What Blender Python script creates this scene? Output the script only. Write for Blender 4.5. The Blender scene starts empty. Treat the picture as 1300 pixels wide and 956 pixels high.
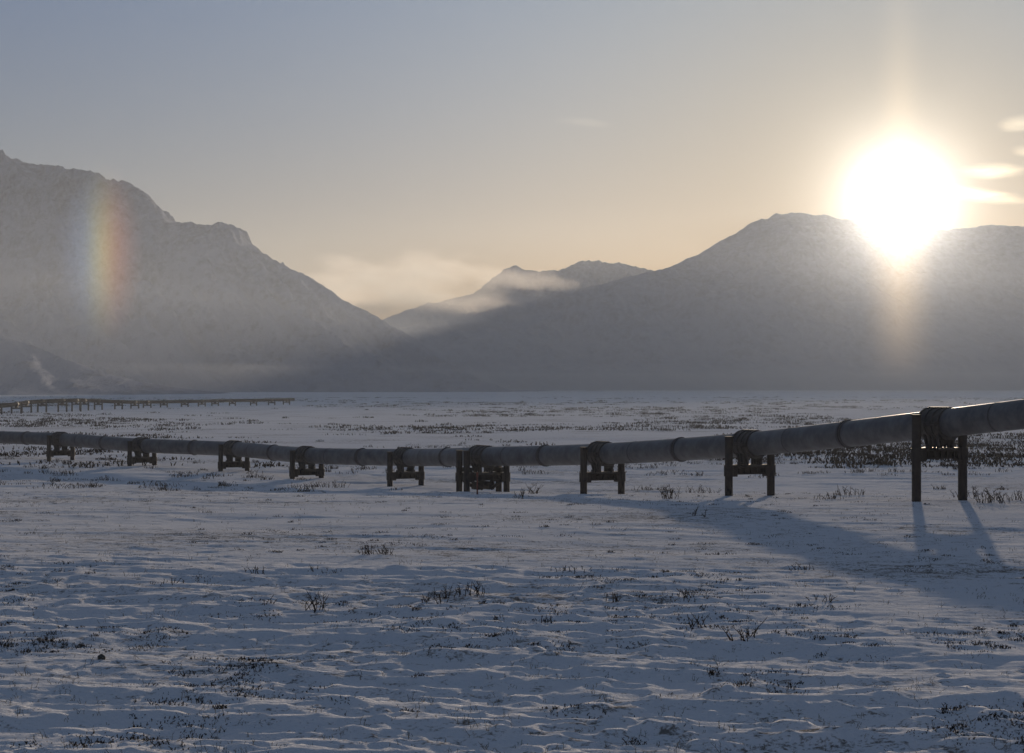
import bpy, bmesh, math, numpy as np
from mathutils import Vector, Matrix
rng=np.random.default_rng(7)
sc=bpy.context.scene
sc.view_settings.view_transform='Standard'; sc.view_settings.look='None'; sc.view_settings.exposure=0
SUN_AZ=math.radians(10.9); SUN_EL=math.radians(5.15)

# ---------------- noise helpers ----------------
def _h(ix,iy,s):
    n=(ix.astype(np.int64)*374761393+iy.astype(np.int64)*668265263+s*1442695041)&0xffffffff
    n=((n^(n>>13))*1274126177)&0xffffffff
    n=(n^(n>>16))&0xffffffff
    return n/4294967295.0
def vn(x,y,s=0):
    x=np.asarray(x,float);y=np.asarray(y,float)
    ix=np.floor(x);iy=np.floor(y);fx=x-ix;fy=y-iy
    fx=fx*fx*fx*(fx*(fx*6-15)+10);fy=fy*fy*fy*(fy*(fy*6-15)+10)
    a=_h(ix,iy,s);b=_h(ix+1,iy,s);c=_h(ix,iy+1,s);d=_h(ix+1,iy+1,s)
    return ((a*(1-fx)+b*fx)*(1-fy)+(c*(1-fx)+d*fx)*fy)*2-1
def fbm(x,y,o=4,s=0):
    r=0;a=1;t=0
    for i in range(o):
        r=r+a*vn(x*2**i+i*17.3,y*2**i-i*9.1,s+i);t+=a;a*=.5
    return r/t
def sst(a,b,x):
    t=np.clip((x-a)/(b-a),0,1);return t*t*(3-2*t)

def ground(x,y,step=None):
    x=np.asarray(x,float);y=np.asarray(y,float)
    if step is None: step=np.full(x.shape,.1)
    def w(l): return np.clip(l/(3.0*step)-.3,0,1)
    z=2.4*(1-sst(88,168,y))
    z=z+.22*fbm(x/45,y/45,2,3)*w(45)*sst(5,60,np.hypot(x,y))
    z=z+.10*fbm(x/11,y/9,2,9)*w(10)
    ca,sa=math.cos(-.16),math.sin(-.16)
    u=x*ca+y*sa; v=-x*sa+y*ca
    wx=fbm(x/3,y/3,2,21)
    patch=.3+.7*sst(-.35,.45,fbm(x/14,y/10,2,33))
    calm=1-.5*sst(62,72,y)*(1-sst(105,125,y))
    d0=1-np.abs(vn(u/6.5+wx*.3,v/2.6+wx*.4,37)); z=z+.14*(d0-.6)*w(3)*calm
    d1=1-np.abs(vn(u/2.6+wx*.5,v/1.1+wx*.7,41)); z=z+.12*(d1-.6)*w(1.4)*patch*calm
    d2=1-np.abs(vn(u/1.2+wx,v/.5,51)); z=z+.09*(d2-.6)*w(.7)*patch*calm
    d3=1-np.abs(vn(u/.6+wx*1.3,v/.26,53)); z=z+.055*(d3-.6)*w(.45)*calm
    # tussocks
    z=z+.09*sst(.15,.6,fbm(u/.7,v/.5,2,61))*w(.45)*patch
    return z

def mesh_from(name,verts,faces,mat=None,smooth=True):
    me=bpy.data.meshes.new(name)
    v=np.asarray(verts,np.float32);f=np.asarray(faces,np.int32)
    me.vertices.add(len(v));me.vertices.foreach_set("co",v.ravel())
    k=f.shape[1]
    me.loops.add(f.size);me.loops.foreach_set("vertex_index",f.ravel())
    me.polygons.add(len(f));me.polygons.foreach_set("loop_start",np.arange(0,f.size,k,dtype=np.int32))
    me.polygons.foreach_set("loop_total",np.full(len(f),k,np.int32))
    me.polygons.foreach_set("use_smooth",np.full(len(f),smooth))
    me.update(calc_edges=True)
    ob=bpy.data.objects.new(name,me);sc.collection.objects.link(ob)
    if mat: me.materials.append(mat)
    return ob
def grid_faces(nr,nc,wrap=False):
    i=np.arange(nr-1)[:,None];j=np.arange(nc-(0 if wrap else 1))[None,:]
    j2=(j+1)%nc
    return np.stack([i*nc+j+0*i,i*nc+j2,(i+1)*nc+j2,(i+1)*nc+j],-1).reshape(-1,4)

# ---------------- material helpers ----------------
def newmat(n):
    m=bpy.data.materials.new(n);m.use_nodes=True;nt=m.node_tree;nt.nodes.clear()
    return m,nt,nt.nodes,nt.links
def N(nt,t,**k):
    n=nt.nodes.new(t)
    for a,b in k.items(): setattr(n,a,b)
    return n
def M(nt,op,a,b=None,c=None,clamp=False):
    n=nt.nodes.new('ShaderNodeMath');n.operation=op;n.use_clamp=clamp
    for i,v in enumerate((a,b,c)):
        if v is None: continue
        if isinstance(v,(int,float)): n.inputs[i].default_value=v
        else: nt.links.new(v,n.inputs[i])
    return n.outputs[0]
def NOI(nt,vec,scale,detail=4,rough=.5):
    n=nt.nodes.new('ShaderNodeTexNoise');n.inputs['Scale'].default_value=scale
    n.inputs['Detail'].default_value=detail;n.inputs['Roughness'].default_value=rough
    nt.links.new(vec,n.inputs['Vector']);return n.outputs['Fac']
def RAMP(nt,f,stops):
    n=nt.nodes.new('ShaderNodeValToRGB');e=n.color_ramp.elements
    while len(e)<len(stops): e.new(.5)
    for q,(p,c) in zip(e,stops): q.position=p;q.color=(*c,1) if len(c)==3 else c
    nt.links.new(f,n.inputs[0]);return n.outputs[0]
def SCALE(nt,vec,s):
    n=nt.nodes.new('ShaderNodeMapping');n.inputs['Scale'].default_value=s
    nt.links.new(vec,n.inputs[0]);return n.outputs[0]

def snow_mat():
    m,nt,ns,ln=newmat("snow_ground")
    out=N(nt,'ShaderNodeOutputMaterial');b=N(nt,'ShaderNodeBsdfDiffuse');g=N(nt,'ShaderNodeNewGeometry')
    P=g.outputs['Position']
    n1=NOI(nt,SCALE(nt,P,(.06,.09,.06)),1,1); n2=NOI(nt,SCALE(nt,P,(1.6,2.6,1.5)),1,4,.7); n3=NOI(nt,P,11,2,.7)
    s=M(nt,'MULTIPLY_ADD',n1,.35,M(nt,'MULTIPLY',n2,.6)); s=M(nt,'MULTIPLY_ADD',n3,.45,s)
    fac=RAMP(nt,s,[(0.0,(0,0,0)),(.75,(0,0,0)),(.85,(1,1,1))])
    mx=N(nt,'ShaderNodeMix',data_type='RGBA')
    ln.new(M(nt,'MULTIPLY',fac,.85),mx.inputs[0])
    mx.inputs[6].default_value=(.84,.84,.88,1);mx.inputs[7].default_value=(.13,.105,.08,1)
    ln.new(mx.outputs[2],b.inputs['Color']);b.inputs['Roughness'].default_value=.3
    bu=N(nt,'ShaderNodeBump');bu.inputs['Strength'].default_value=1.0;bu.inputs['Distance'].default_value=.19
    h=M(nt,'MULTIPLY_ADD',NOI(nt,SCALE(nt,P,(.9,2.1,1)),1,6,.7),1.0,M(nt,'MULTIPLY',n3,.22))
    ln.new(h,bu.inputs['Height']);ln.new(bu.outputs[0],b.inputs['Normal'])
    ln.new(b.outputs[0],out.inputs[0]);return m
def mountain_mat(name,rockamt):
    m,nt,ns,ln=newmat(name)
    out=N(nt,'ShaderNodeOutputMaterial');b=N(nt,'ShaderNodeBsdfDiffuse');g=N(nt,'ShaderNodeNewGeometry')
    P=g.outputs['Position']
    n1=NOI(nt,SCALE(nt,P,(.010,.0015,.012)),1,5,.7);n2=NOI(nt,SCALE(nt,P,(.05,.012,.05)),1,4,.75)
    sx=N(nt,'ShaderNodeSeparateXYZ');ln.new(P,sx.inputs[0])
    hz=M(nt,'MULTIPLY',sx.outputs['Z'],.00018)
    s=M(nt,'ADD',M(nt,'MULTIPLY',n1,.45),M(nt,'MULTIPLY_ADD',n2,.55,hz))
    fac=RAMP(nt,s,[(0,(0,0,0)),(.52,(0,0,0)),(.72,(1,1,1))])
    mx=N(nt,'ShaderNodeMix',data_type='RGBA');ln.new(M(nt,'MULTIPLY',fac,rockamt),mx.inputs[0])
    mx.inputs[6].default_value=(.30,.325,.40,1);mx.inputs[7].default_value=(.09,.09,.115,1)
    ln.new(mx.outputs[2],b.inputs['Color'])
    bu=N(nt,'ShaderNodeBump');bu.inputs['Strength'].default_value=.7;bu.inputs['Distance'].default_value=18
    ln.new(s,bu.inputs['Height']);ln.new(bu.outputs[0],b.inputs['Normal'])
    ln.new(b.outputs[0],out.inputs[0]);return m
def steel_mat(name,c1,c2,rough,metal,sc_=3):
    m,nt,ns,ln=newmat(name)
    out=N(nt,'ShaderNodeOutputMaterial');b=N(nt,'ShaderNodeBsdfPrincipled');g=N(nt,'ShaderNodeNewGeometry')
    f=NOI(nt,g.outputs['Position'],sc_,4,.65)
    ln.new(RAMP(nt,f,[(.35,c1),(.65,c2)]),b.inputs['Base Color'])
    b.inputs['Roughness'].default_value=rough;b.inputs['Metallic'].default_value=metal
    bu=N(nt,'ShaderNodeBump');bu.inputs['Strength'].default_value=.25;bu.inputs['Distance'].default_value=.02
    ln.new(f,bu.inputs['Height']);ln.new(bu.outputs[0],b.inputs['Normal'])
    ln.new(b.outputs[0],out.inputs[0]);return m
def plain_mat(name,c):
    m,nt,ns,ln=newmat(name)
    out=N(nt,'ShaderNodeOutputMaterial');b=N(nt,'ShaderNodeBsdfDiffuse');g=N(nt,'ShaderNodeNewGeometry')
    ln.new(RAMP(nt,NOI(nt,g.outputs['Position'],.8,1),[(.35,tuple(v*.6 for v in c)),(.65,c)]),b.inputs['Color'])
    ln.new(b.outputs[0],out.inputs[0]);return m

MS=snow_mat();MP=steel_mat("galvanized_jacket",(.05,.056,.072),(.11,.12,.14),.5,.4,1.2)
MB=steel_mat("joint_band_metal",(.03,.03,.04),(.06,.06,.07),.6,.3)
MR=steel_mat("weathered_steel",(.013,.011,.013),(.032,.026,.024),.75,.1)
MC=steel_mat("clamp_steel",(.025,.025,.03),(.06,.055,.057),.6,.3)
MT=plain_mat("bare_twigs",(.06,.043,.033))

# ---------------- ground ----------------
rr=[1.0]
while rr[-1]<20000: rr.append(rr[-1]*(1.0036 if 26<rr[-1]<400 else (1.03 if rr[-1]<=26 else 1.008)))
rr=np.array(rr)
ang=np.concatenate([np.linspace(-180,-24,50)[:-1],np.linspace(-24,-15.5,25)[:-1],np.linspace(-15.5,15.5,420),np.linspace(15.5,24,25)[1:],np.linspace(24,180,50)[1:-1]])
A=np.radians(ang)[None,:];R=rr[:,None]
GX=R*np.sin(A);GY=R*np.cos(A);STEP=np.maximum(np.gradient(rr)[:,None],R*np.gradient(np.radians(ang))[None,:]*1.0)
GZ=ground(GX,GY,STEP)
ob=mesh_from("snow_ground",np.stack([GX,GY,GZ],-1).reshape(-1,3),grid_faces(len(rr),len(ang),True)[:,::-1],MS)

# ---------------- mountains ----------------
def massif(name,pts,yr,wf,wb,nx,ny,amp,crag,mat,seed,p=1.25,slant=.15):
    px=np.array([a for a,b in pts],float);ph=np.array([b for a,b in pts],float)
    x=np.linspace(px[0],px[-1],nx)
    y=np.concatenate([np.linspace(-1,0,int(ny*.7))[:-1],np.linspace(0,1,int(ny*.3))])
    X,V=np.meshgrid(x,y)
    H=np.interp(X,px,ph)
    Y=yr+np.where(V<0,V*wf,V*wb)
    prof=(1-np.abs(V))**p
    mid=np.clip(4*prof*(1-prof),0,1)**.7
    XX=X+V*wf*slant
    gul=1-2*np.abs(fbm(XX/(wf*.17),Y/(wf*.9),5,seed))
    gul2=1-2*np.abs(fbm(XX/(wf*.05),Y/(wf*.35),4,seed+5))
    g2=fbm(X/(wf*.03),Y/(wf*.06),4,seed+9)
    hn=np.clip(H/ph.max(),0,1)
    Z=H*prof+amp*hn**.6*mid*((gul-.5)+.35*(gul2-.5)+.22*g2)
    cr=fbm(X/(wf*.03)+V*5,V*9,5,seed+20)
    Z=Z+crag*cr*hn*sst(0,.3,prof)
    Z=Z+crag*.45*fbm(X/(wf*.007),V*26,4,seed+27)*hn*sst(0,.3,prof)
    Z=Z+crag*.5*np.sin(Z/crag*1.2+3*fbm(X/(wf*.2),Y/(wf*.2),2,seed+40))*hn*sst(.3,.8,prof)*(1-sst(.93,1,prof))
    Z=Z-12*sst(.05,0,prof)-3
    return mesh_from(name,np.stack([X,Y,Z],-1).reshape(-1,3),grid_faces(len(y),nx),mat)
ML=mountain_mat("mountain_snow_rock",.9);ML2=mountain_mat("far_mountain_snow_rock",.75)
massif("mountain",[(-6000,0),(-5000,220),(-3500,480),(-2051,549),(-1660,562),(-1269,577),(-1172,568),(-1055,555),(-977,526),(-918,492),(-869,457),(-840,418),(-800,407),(-758,404),(-684,406),(-660,397),(-645,368),(-615,345),(-527,295),(-430,237),(-332,184),(-254,139),(-156,74),(-78,31),(0,4),(300,0)],5000,1700,1800,1900,420,150,12,ML,5,slant=.5)
massif("snowy_hill",[(-2000,0),(-1400,70),(-900,105),(-660,78),(-620,66),(-579,48),(-538,34),(-487,19),(-427,8),(-350,0)],2600,520,500,420,140,14,2,ML,77)
massif("mountain",[(-2500,0),(-1500,100),(-879,191),(-703,261),(-527,330),(-316,395),(-176,430),(-40,438),(105,418),(387,465),(527,502),(703,549),(879,630),(1000,700),(1055,735),(1120,755),(1178,782),(1266,788),(1406,775),(1582,740),(1730,700),(1934,705),(2110,735),(2285,711),(2637,683),(4700,600),(6500,0)],9000,3800,3000,1700,460,170,14,ML2,31)
massif("mountain",[(-1800,50),(-762,272),(-457,475),(-254,617),(-102,729),(-20,785),(25,800),(90,770),(152,765),(254,754),(380,800),(457,831),(560,822),(660,815),(863,780),(1270,678),(1777,500),(3500,100)],13000,2600,2600,900,260,110,16,ML2,55)

# ---------------- pipeline ----------------
class MB_:
    def __init__(s): s.v=[];s.f=[]
    def box(s,c,ax,half,taper=1.0):
        c=np.array(c);ax=[np.array(a) for a in ax];b=len(s.v)
        for dz in(-1,1):
            for dx,dy in((-1,-1),(1,-1),(1,1),(-1,1)):
                k=taper if dz>0 else 1
                s.v.append(c+ax[0]*half[0]*dx*k+ax[1]*half[1]*dy*k+ax[2]*half[2]*dz)
        for q in((3,2,1,0),(4,5,6,7),(0,1,5,4),(1,2,6,5),(2,3,7,6),(3,0,4,7)): s.f.append([b+i for i in q])
    def tube(s,p0,p1,r0,r1=None,n=14,cap=True):
        r1=r0 if r1 is None else r1
        p0=np.array(p0,float);p1=np.array(p1,float);t=p1-p0;t/=np.linalg.norm(t)
        a=np.cross(t,[0,0,1]) if abs(t[2])<.9 else np.cross(t,[1,0,0]);a/=np.linalg.norm(a);c=np.cross(t,a);b=len(s.v)
        for p,r in((p0,r0),(p1,r1)):
            for i in range(n):
                th=2*math.pi*i/n;s.v.append(p+r*(a*math.cos(th)+c*math.sin(th)))
        for i in range(n):
            j=(i+1)%n;s.f.append([b+i,b+j,b+n+j,b+n+i])
        if cap: s.f.append([b+i for i in range(n)][::-1]);s.f.append([b+n+i for i in range(n)])
    def make(s,name,mat,parent=None,bevel=0,smooth=False):
        me=bpy.data.meshes.new(name);me.from_pydata([tuple(v) for v in s.v],[],s.f);me.update()
        ob=bpy.data.objects.new(name,me);sc.collection.objects.link(ob);me.materials.append(mat)
        if smooth:
            for p in me.polygons: p.use_smooth=len(p.vertices)==4
            try: me.set_sharp_from_angle(angle=math.radians(40))
            except Exception: pass
        if parent: ob.parent=parent
        return ob

def catmull(P,n):
    P=[np.array(p,float) for p in P];out=[]
    Q=[2*P[0]-P[1]]+P+[2*P[-1]-P[-2]]
    for i in range(1,len(Q)-2):
        for k in range(n):
            t=k/n
            out.append(.5*((2*Q[i])+(-Q[i-1]+Q[i+1])*t+(2*Q[i-1]-5*Q[i]+4*Q[i+1]-Q[i+2])*t*t+(-Q[i-1]+3*Q[i]-3*Q[i+1]+Q[i+2])*t**3))
    out.append(P[-1]);return np.array(out)

RAD=.70
def sweep(path,r,n=28):
    V=[];T=np.gradient(path,axis=0);T/=np.linalg.norm(T,axis=1)[:,None]
    for p,t in zip(path,T):
        a=np.cross(t,[0,0,1]);a/=np.linalg.norm(a);c=np.cross(a,t)
        for i in range(n):
            th=2*math.pi*i/n;V.append(p+r*(a*math.cos(th)+c*math.sin(th)))
    return np.array(V),grid_faces(len(path),n,True)

def support(parent,pos,zp,t,anchor=False):
    t=np.array([t[0],t[1],0.]);t/=np.linalg.norm(t)
    if t[1]>0: t=-t
    n=np.array([-t[1],t[0],0.])
    up=np.array([0,0,1.]);c=np.array([pos[0],pos[1],zp]);ax=(t,n,up)
    W=1.42 if not anchor else 1.6
    st=MB_();cl=MB_()
    offs=(-.7,.7) if anchor else (0,)
    bz=-1.52
    for o in offs:
        for sgn in(-1,1):
            b=c+n*W*sgn+t*o
            gz=float(ground(np.array([b[0]]),np.array([b[1]]))[0])
            top=c[2]+.42
            st.tube([b[0],b[1],gz-.8],[b[0],b[1],top],.23,n=20)
            st.tube([b[0],b[1],top],[b[0],b[1],top+.05],.26,n=20)
            st.tube([b[0],b[1],zp+bz-.32],[b[0],b[1],zp+bz+.32],.285,n=20)
            st.box(b-n*sgn*.33+up*bz,ax,(.20,.14,.34))
        bc=c+t*o+up*bz;L=W-.3
        st.box(bc+up*.19,ax,(.2,L,.035));st.box(bc-up*.19,ax,(.2,L,.035));st.box(bc,ax,(.05,L,.153))
        for k in(-.7,-.35,0,.35,.7): st.box(bc+n*k*L,ax,(.17,.03,.15))
    hl=.85 if not anchor else 1.2
    cl.tube(c-t*hl,c+t*hl,RAD+.06,n=32)
    for k in(-1,-.33,.33,1): cl.tube(c+t*(hl*k*.93)-t*.05,c+t*(hl*k*.93)+t*.05,RAD+.11,n=32)
    for sgn in(-1,1):
        cl.box(c+n*sgn*(RAD+.15)+up*.05,ax,(hl*.98,.11,.035));cl.box(c+n*sgn*(RAD+.15)-up*.05,ax,(hl*.98,.11,.035))
        for k in np.linspace(-.85,.85,5): cl.tube(c+n*sgn*(RAD+.18)+t*k*hl-up*.14,c+n*sgn*(RAD+.18)+t*k*hl+up*.14,.035,n=6)
    cl.box(c+up*(RAD+.09),ax,(hl*.9,.10,.05))
    for sgn in(-1,1):
        for k in(-.8,-.27,.27,.8):
            p0=c+n*sgn*.52+t*k*hl*.8-up*.52;p1=c+n*sgn*.42+t*k*hl*.62+up*(bz+.33)
            cl.tube(p0,p1,.10,.08,n=10)
        cl.box(c+n*sgn*.42-up*.92,ax,(hl*.6,.03,.16))
    cl.box(c+up*(bz+.29),ax,(hl*.78,.62,.055))
    if not anchor:
        for sgn in(-1,1): cl.tube(c+n*sgn*.75+up*(bz+.1),c+n*sgn*.75+up*(bz+.5),.1,n=10)
    else:
        for sgn in(-1,1):
            for o in offs:
                st.tube(c+n*sgn*(W-.2)+t*o+up*(bz-.1),c+n*sgn*.35+t*o+up*(bz-.85),.12,n=10)
            st.box(c+n*sgn*.45+up*(bz-.62),ax,(.6,.22,.28))
            st.box(c+n*sgn*(W-.36)+up*(bz+.55),ax,(.75,.1,.18))
        st.box(c+up*(bz-.42),ax,(.7,.2,.14))
    st.make("support_frame",MR,parent,0,True)
    cl.make("pipe_shoe",MC,parent,0,True)

sup=[(29.4,85,7.75),(21.2,100,6.2),(13.8,117,4.71),(5.97,133,3.62),(-2.15,149,2.9),(-8.7,165,2.28),(-18.1,178,2.0),(-26.6,193,2.1),(-37.6,205,2.1),(-49,219,2.35),(-60.5,231,2.35),(-74,243,2.4),(-88,255,2.4)]
par=bpy.data.objects.new("elevated_pipeline",None);sc.collection.objects.link(par)
ctrl=[(37,70,9.0)]+sup+[(-102,268,2.4)]
path=catmull(ctrl,16)
v,f=sweep(path,RAD);o=mesh_from("pipe",v,f,MP);o.parent=par
for i,s in enumerate(sup):
    a=ctrl[i];b=ctrl[i+2];support(par,s[:2],s[2],(b[0]-a[0],b[1]-a[1]),anchor=(i==4))
jb=MB_()
for i in range(len(ctrl)-1):
    k=i*16+7
    p=path[k];t=path[k+1]-path[k-1];t=t/np.linalg.norm(t)
    jb.tube(p-t*.22,p+t*.22,RAD+.03,n=28);jb.tube(p-t*.03,p+t*.03,RAD+.07,n=28)
    k=i*16+12
    p=path[k];t=path[k+1]-path[k-1];t=t/np.linalg.norm(t);jb.tube(p-t*.05,p+t*.05,RAD+.012,n=28)
jb.make("joint_bands",MB,par,0,True)

par2=bpy.data.objects.new("elevated_pipeline",None);sc.collection.objects.link(par2)
fp=[(-176,505,1.4),(-163,545,1.6),(-159,575,2.0),(-151,605,2.7),(-152,640,3.4),(-147,672,3.6),(-149,712,3.3),(-142,745,2.6),(-140,790,2.3),(-130,825,2.3),(-124,865,2.3),(-111,900,2.3),(-104,960,2.3)]
fpth=catmull(fp,8);v,f=sweep(fpth,.66,12);o=mesh_from("pipe",v,f,plain_mat("far_pipe_steel",(.045,.04,.04)));o.parent=par2
st=MB_()
for k in range(2,len(fpth)-2,4):
    p=fpth[k];t=fpth[k+1]-fpth[k-1];t[2]=0;t/=np.linalg.norm(t);n=np.array([-t[1],t[0],0])
    for s in(-1,1):
        b=p+n*s*1.45;st.tube([b[0],b[1],-1],[b[0],b[1],p[2]+.4],.28,n=8)
    st.box(p+np.array([0,0,-1.2]),(t,n,np.array([0,0,1.])),(.2,1.3,.25));st.box(p+np.array([0,0,-.8]),(t,n,np.array([0,0,1.])),(.4,.4,.2))
    st.tube(p-t*.7,p+t*.7,RAD+.05,n=12)
st.make("support_frames",MR,par2)

# ---------------- vegetation ----------------
def build_twigs(name,cl,mat):
    c=np.array(cl,float);ns=c[:,4].astype(int);c=np.repeat(c,ns,axis=0);n=len(c)
    rad=c[:,2];h=c[:,3];th=c[:,5]
    a=rng.random(n)*6.283;r=np.sqrt(rng.random(n))*rad
    bx=c[:,0]+r*np.cos(a);by=c[:,1]+r*np.sin(a);bz=ground(bx,by,np.maximum(.1,by*.0045))-.03
    lean=rng.normal(0,.35,(n,2));hh=h*(.45+.6*rng.random(n))*(1-.45*(r/np.maximum(rad,1e-3))**2)
    p0=np.stack([bx,by,bz],1)
    p1=p0+np.stack([lean[:,0]*hh*.5,lean[:,1]*hh*.5,hh*.5],1)
    l2=lean+rng.normal(0,.35,(n,2));p2=p1+np.stack([l2[:,0]*hh*.5,l2[:,1]*hh*.5,hh*.5],1)
    S0=[p0,p1];S1=[p1,p2];R0=[th,th*.75];R1=[th*.75,th*.35]
    for q in range(3):
        tt=rng.random((n,1))
        s=np.where(tt<.3,p0+(p1-p0)*(.4+tt),p1+(p2-p1)*np.clip(tt-.25,0,1))
        d=rng.normal(0,1,(n,3));d[:,2]=np.abs(d[:,2])*.7+.3;d/=np.linalg.norm(d,axis=1)[:,None]
        S0.append(s);S1.append(s+d*hh[:,None]*.32);R0.append(th*.6);R1.append(th*.3)
    S0=np.concatenate(S0);S1=np.concatenate(S1);R0=np.concatenate(R0)[:,None];R1=np.concatenate(R1)[:,None]
    t=S1-S0;t/=np.linalg.norm(t,axis=1)[:,None]+1e-9
    a=np.cross(t,np.array([.3,.9,.1]));a/=np.linalg.norm(a,axis=1)[:,None]+1e-9;cc=np.cross(t,a)
    V=[]
    for P,Rr in((S0,R0),(S1,R1)):
        for k in range(3):
            q=2.094*k;V.append(P+Rr*(a*math.cos(q)+cc*math.sin(q)))
    m=len(S0);V=np.stack(V,1).reshape(-1,3);b=np.arange(m)[:,None]*6
    F=np.concatenate([b+np.array([[0,1,4,3]]),b+np.array([[1,2,5,4]]),b+np.array([[2,0,3,5]])])
    return mesh_from(name,V,F,mat,False)
near=[(-4.9,49.8,.35,.62,10),(-6.0,50.5,.3,.3,6),(-1.4,53.5,.7,.45,30),(-2.0,52,.4,.3,14),(-4.5,67,.7,.4,28),(4.3,46.5,.22,.6,8),(4.9,43.7,.3,.4,9),(5.3,44.4,.2,.45,6),
(2.6,52,.3,.3,9),(4.6,52.5,.5,.32,14),(-5.6,60.5,.5,.25,12),(-7.6,60,.4,.3,10),(.8,47,.2,.3,6),(1.8,61,.7,.25,18),(7.9,52,.4,.3,10),(-9.7,57,.5,.25,12),(9.0,63,.5,.3,12),(7.9,88,.15,.8,3),(8.3,87,.1,.6,3),
(23,97,.9,.75,26),(24.8,101,1.2,.7,26),(17,108,.9,.5,20),(8.7,112,.6,.9,16),(9.6,125,.6,.8,16),(1.2,130,.6,.8,16),(0.4,109,.3,.7,8),(25.5,112,1.2,.8,24),(20,121,1.2,.7,24),(13,139,1.5,.7,30),(-14,163,1,.7,20),(.6,118,.2,.5,4)]
build_twigs("willow_shrubs",[(x,y,r,h,n,.014 if y<80 else .02) for x,y,r,h,n in near],MT)
def scatter(n,y0,y1,thr,rad,hh,ns,th,seed,fs,half=.34,fy=1.1,leak=.02):
    K=n*14;u=rng.random(K)
    y=1/(u*(1/y0-1/y1)+1/y1) if y1<200 else np.exp(np.log(y0)+u*(np.log(y1)-np.log(y0)))
    x=rng.uniform(-half,half,K)*y
    ok=(fbm(x/fs,y/(fs*fy),3,seed)>thr+rng.uniform(-.1,.12,K))|(rng.random(K)<leak)
    x=x[ok][:n];y=y[ok][:n];m=len(x)
    return np.stack([x,y,rng.uniform(*rad,m),rng.uniform(*hh,m),rng.uniform(*ns,m).astype(int),np.full(m,th)],1)
cl=np.concatenate([scatter(1250,31,150,.14,(.12,.55),(.04,.13),(14,34),.012,101,5,leak=.008),
 scatter(450,150,300,.05,(.4,1.4),(.2,.6),(12,30),.022,131,30),
 scatter(3300,200,1700,-.02,(1.0,5.0),(.25,.7),(13,28),.08,171,60,fy=1.6,leak=.03)])
build_twigs("tundra_brush",cl,MT)
K=3000;y=30+110*rng.random(K)**1.3;x=rng.uniform(-.33,.33,K)*y
build_twigs("dry_grass",np.stack([x,y,np.full(K,.12),rng.uniform(.08,.22,K),np.full(K,3),np.full(K,.005)],1),plain_mat("dry_stalks",(.16,.13,.08)))

mk=MB_()
for x,y,h in((-2.15,125,1.15),):
    z=float(ground(np.array([x]),np.array([y]))[0]);mk.tube((x,y,z-.2),(x,y,z+h),.05,n=8);mk.tube((x,y,z+h),(x,y,z+h+.3),.065,n=8)
mk.make("marker_stake",steel_mat("stake_paint",(.12,.03,.02),(.2,.06,.04),.7,0))
bm=bmesh.new();bmesh.ops.create_icosphere(bm,subdivisions=3,radius=.085)
for v_ in bm.verts:
    k=1+.25*float(fbm(np.array([v_.co.x*14+3]),np.array([v_.co.y*14+v_.co.z*9]),3,5)[0]);v_.co*=k;v_.co.z*=.85
me=bpy.data.meshes.new("rock");bm.to_mesh(me);bm.free();me.materials.append(steel_mat("dark_stone",(.03,.03,.03),(.08,.075,.07),.9,0,20))
ro=bpy.data.objects.new("rock",me);sc.collection.objects.link(ro)
ro.location=(-8.3,40.8,float(ground(np.array([-8.3]),np.array([40.8]))[0])+.05)

# ---------------- atmosphere ----------------
def vol_box(name,lo,hi,mat):
    b=MB_();c=[(a+d)/2 for a,d in zip(lo,hi)];h=[(d-a)/2 for a,d in zip(lo,hi)]
    b.box(c,((1,0,0),(0,1,0),(0,0,1)),h);return b.make(name,mat)
def haze(name,dens,g,col):
    m,nt,ns,ln=newmat(name);out=N(nt,'ShaderNodeOutputMaterial')
    s=N(nt,'ShaderNodeVolumeScatter');s.inputs['Density'].default_value=dens;s.inputs['Anisotropy'].default_value=g;s.inputs['Color'].default_value=(*col,1)
    ln.new(s.outputs[0],out.inputs['Volume']);return m
vol_box("haze",(-12000,-1500,-40),(12000,17000,950),haze("thin_haze",1.8e-5,.25,(.78,.86,1)))
vol_box("valley_haze",(-11900,-1400,-30),(11900,16900,190),haze("valley_ice_haze",1e-4,.25,(.74,.83,1)))
vol_box("ground_mist",(-9000,3000,-20),(9000,12000,45),haze("ground_mist",2.4e-4,.2,(.80,.87,1)))
vol_box("sun_bloom_haze",(-1800,-300,-25),(1800,2600,500),haze("sun_bloom_scatter",8.5e-7,.981,(1,.88,.68)))  # forward-scattering volume added to spread the sun's bloom over the ridge

def mist(name,c,h,dens,seed):
    m,nt,ns,ln=newmat(name+"_volume");out=N(nt,'ShaderNodeOutputMaterial')
    tc=N(nt,'ShaderNodeTexCoord');mp=N(nt,'ShaderNodeMapping');ln.new(tc.outputs['Object'],mp.inputs[0])
    mp.inputs['Scale'].default_value=(1/h[0],1/h[1],1/h[2])
    le=N(nt,'ShaderNodeVectorMath',operation='LENGTH');ln.new(mp.outputs[0],le.inputs[0])
    mp2=N(nt,'ShaderNodeMapping');ln.new(tc.outputs['Object'],mp2.inputs[0]);mp2.inputs['Scale'].default_value=(1/180,1/400,1/70);mp2.inputs['Location'].default_value=(seed,seed,0)
    n=NOI(nt,mp2.outputs[0],1,2,.6)
    d=M(nt,'SUBTRACT',M(nt,'MULTIPLY_ADD',n,1.6,.15),le.outputs['Value'],clamp=True)
    s=N(nt,'ShaderNodeVolumeScatter');s.inputs['Anisotropy'].default_value=.3;s.inputs['Color'].default_value=(.93,.88,.86,1)
    ln.new(M(nt,'MULTIPLY',d,dens),s.inputs['Density']);ln.new(s.outputs[0],out.inputs['Volume'])
    b=MB_();b.box((0,0,0),((1,0,0),(0,1,0),(0,0,1)),h);o=b.make(name,m);o.location=c
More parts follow.
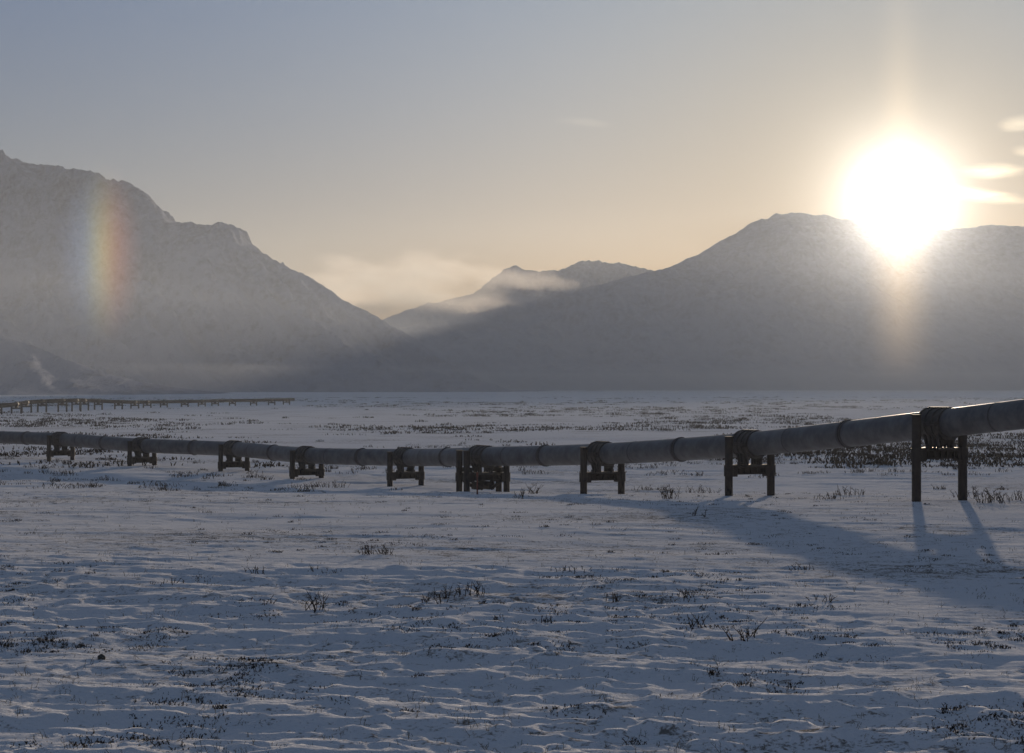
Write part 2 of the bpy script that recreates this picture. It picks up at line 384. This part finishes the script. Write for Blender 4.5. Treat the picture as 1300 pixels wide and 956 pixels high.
mist("low_cloud",(-400,7600,360),(520,420,170),.0028,3.1)
mist("low_cloud",(20,8300,450),(260,250,50),.003,8.7)

# emissive volumes added in the valley to imitate sunlight in ice haze
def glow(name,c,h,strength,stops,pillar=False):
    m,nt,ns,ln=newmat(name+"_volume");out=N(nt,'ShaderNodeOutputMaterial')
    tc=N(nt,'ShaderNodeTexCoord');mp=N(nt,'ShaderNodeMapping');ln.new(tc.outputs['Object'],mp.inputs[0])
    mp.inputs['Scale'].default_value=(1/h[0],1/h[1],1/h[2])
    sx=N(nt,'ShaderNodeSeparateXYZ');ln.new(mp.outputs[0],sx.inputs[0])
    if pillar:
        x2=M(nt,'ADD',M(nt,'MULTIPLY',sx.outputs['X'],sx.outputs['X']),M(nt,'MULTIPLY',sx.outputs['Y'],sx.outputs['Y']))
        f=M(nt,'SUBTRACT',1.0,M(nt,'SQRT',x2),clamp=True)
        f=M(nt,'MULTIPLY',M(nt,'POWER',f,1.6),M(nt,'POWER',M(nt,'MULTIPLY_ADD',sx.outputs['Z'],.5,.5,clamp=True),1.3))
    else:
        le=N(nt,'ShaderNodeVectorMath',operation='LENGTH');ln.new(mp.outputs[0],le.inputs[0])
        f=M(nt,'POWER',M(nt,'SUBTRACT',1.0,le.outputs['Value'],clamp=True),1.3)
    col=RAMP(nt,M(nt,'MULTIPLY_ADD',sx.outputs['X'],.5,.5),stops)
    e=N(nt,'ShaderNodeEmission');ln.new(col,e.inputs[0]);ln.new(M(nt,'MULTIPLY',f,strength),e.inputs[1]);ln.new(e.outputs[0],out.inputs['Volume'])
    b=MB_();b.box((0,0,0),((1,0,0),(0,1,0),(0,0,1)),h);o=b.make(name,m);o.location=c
glow("sun_dog_glow",(-714,3500,240),(80,80,170),.0042,[(0,(.2,.35,.8)),(.32,(.35,.5,.75)),(.45,(.75,.75,.4)),(.56,(1,.65,.15)),(.68,(.95,.3,.08)),(1,(.6,.1,.03))])  # rainbow light of the sun dog put into the volume's emission colour
glow("sun_pillar_glow",(770,4000,180),(85,85,172),.014,[(0,(1,.72,.42)),(1,(1,.72,.42))],True)  # warm streak of light below the sun, put in as emission

# ---------------- world ----------------
w=bpy.data.worlds.new("World");sc.world=w;w.use_nodes=True;nt=w.node_tree;nt.nodes.clear();ln=nt.links
out=N(nt,'ShaderNodeOutputWorld');bg=N(nt,'ShaderNodeBackground')
sky=N(nt,'ShaderNodeTexSky');sky.sky_type='NISHITA';sky.sun_disc=False;sky.sun_elevation=SUN_EL;sky.sun_rotation=SUN_AZ
sky.air_density=1.0;sky.dust_density=1.0;sky.ozone_density=2.0
BS=.10;bg.inputs[1].default_value=BS
tc=N(nt,'ShaderNodeTexCoord');D=tc.outputs['Generated']
def DOT(v):
    n=N(nt,'ShaderNodeVectorMath',operation='DOT_PRODUCT');ln.new(D,n.inputs[0]);n.inputs[1].default_value=v;return n.outputs['Value']
S=(math.sin(SUN_AZ)*math.cos(SUN_EL),math.cos(SUN_AZ)*math.cos(SUN_EL),math.sin(SUN_EL))
omc=M(nt,'SUBTRACT',1.0,DOT(S))
def EXPF(wd): return M(nt,'EXPONENT',M(nt,'MULTIPLY',omc,-1/wd))
def COLV(val,col):
    n=N(nt,'ShaderNodeVectorMath',operation='SCALE');n.inputs[0].default_value=col;ln.new(val,n.inputs['Scale']);return n.outputs[0]
def ADD(a,b,op='ADD'):
    n=N(nt,'ShaderNodeVectorMath',operation=op);ln.new(a,n.inputs[0]);ln.new(b,n.inputs[1]);return n.outputs[0]
q=1/BS
el=DOT((0,0,1))
tint=RAMP(nt,el,[(0,(.26,.29,.50)),(.09,(.22,.278,.51)),(.2,(.25,.375,.70)),(.45,(.57,.65,.79)),(.7,(.74,.79,.84))])
damp=M(nt,'SUBTRACT',1.0,M(nt,'MULTIPLY',EXPF(.010),.48))
dv=N(nt,'ShaderNodeVectorMath',operation='SCALE');ln.new(tint,dv.inputs[0]);ln.new(damp,dv.inputs['Scale'])
tot=ADD(sky.outputs[0],dv.outputs[0],'MULTIPLY')
dome=M(nt,'MULTIPLY',M(nt,'MINIMUM',1.0,M(nt,'MULTIPLY',M(nt,'MAXIMUM',M(nt,'SUBTRACT',el,.25),0.0),3.0)),.04*q)
tot=ADD(tot,COLV(dome,(.85,.93,1.15)))
tot=ADD(tot,COLV(EXPF(.00006),(6*q,5.7*q,5*q)))
tot=ADD(tot,COLV(EXPF(.0008),(.14*q,.11*q,.065*q)))
tot=ADD(tot,COLV(EXPF(.006),(.15*q,.10*q,.035*q)))
lat=DOT((math.cos(SUN_AZ),-math.sin(SUN_AZ),0))
pil=M(nt,'MULTIPLY',M(nt,'EXPONENT',M(nt,'MULTIPLY',M(nt,'MULTIPLY',lat,lat),-1/(.0085**2))),M(nt,'EXPONENT',M(nt,'MULTIPLY',M(nt,'ABSOLUTE',M(nt,'SUBTRACT',el,S[2])),-1/.045)))
tot=ADD(tot,COLV(M(nt,'MULTIPLY',pil,M(nt,'GREATER_THAN',DOT((0,1,0)),0.0)),(.45*q,.33*q,.19*q)))
sx=N(nt,'ShaderNodeSeparateXYZ');ln.new(D,sx.inputs[0])
yy=M(nt,'MAXIMUM',sx.outputs['Y'],.05);ta=M(nt,'DIVIDE',sx.outputs['X'],yy);tb=M(nt,'DIVIDE',sx.outputs['Z'],yy)
cn=NOI(nt,SCALE(nt,D,(60,60,260)),1,3,.55)
front=M(nt,'GREATER_THAN',sx.outputs['Y'],0.0);fs=None
for a0,b0,wa,wb,tl,st_ in((.2385,.1074,.020,.0048,.02,.8),(.229,.0955,.034,.0045,-.10,.9),(.252,.131,.013,.005,.1,.5),(.256,.1175,.011,.0035,0,.4),(.036,.1316,.018,.003,-.1,.06)):
    du=M(nt,'SUBTRACT',ta,a0);u=M(nt,'MULTIPLY',du,1/wa)
    v=M(nt,'MULTIPLY',M(nt,'SUBTRACT',M(nt,'SUBTRACT',tb,b0),M(nt,'MULTIPLY',du,tl)),1/wb)
    r2=M(nt,'MULTIPLY_ADD',u,u,M(nt,'MULTIPLY',v,v))
    f=M(nt,'SUBTRACT',M(nt,'ADD',cn,.55),r2,clamp=True);f=M(nt,'MULTIPLY',M(nt,'MULTIPLY',f,f),st_)
    fs=f if fs is None else M(nt,'ADD',fs,f)
tot=ADD(tot,COLV(M(nt,'MULTIPLY',fs,front),(q,.85*q,.6*q)))
ln.new(tot,bg.inputs[0]);ln.new(bg.outputs[0],out.inputs[0])

# ---------------- sun / camera ----------------
L=bpy.data.lights.new("sun",'SUN');L.energy=6.5;L.angle=math.radians(.5);L.color=(1,.84,.66)
lo=bpy.data.objects.new("sun",L);sc.collection.objects.link(lo);lo.rotation_euler=Vector(S).to_track_quat('Z','Y').to_euler()
cam=bpy.data.cameras.new("camera");co=bpy.data.objects.new("camera",cam);sc.collection.objects.link(co)
co.location=(0,0,8);co.rotation_euler=(math.radians(90.31),0,0);cam.sensor_width=36;cam.lens=70.9;cam.clip_start=.5;cam.clip_end=40000
sc.camera=co
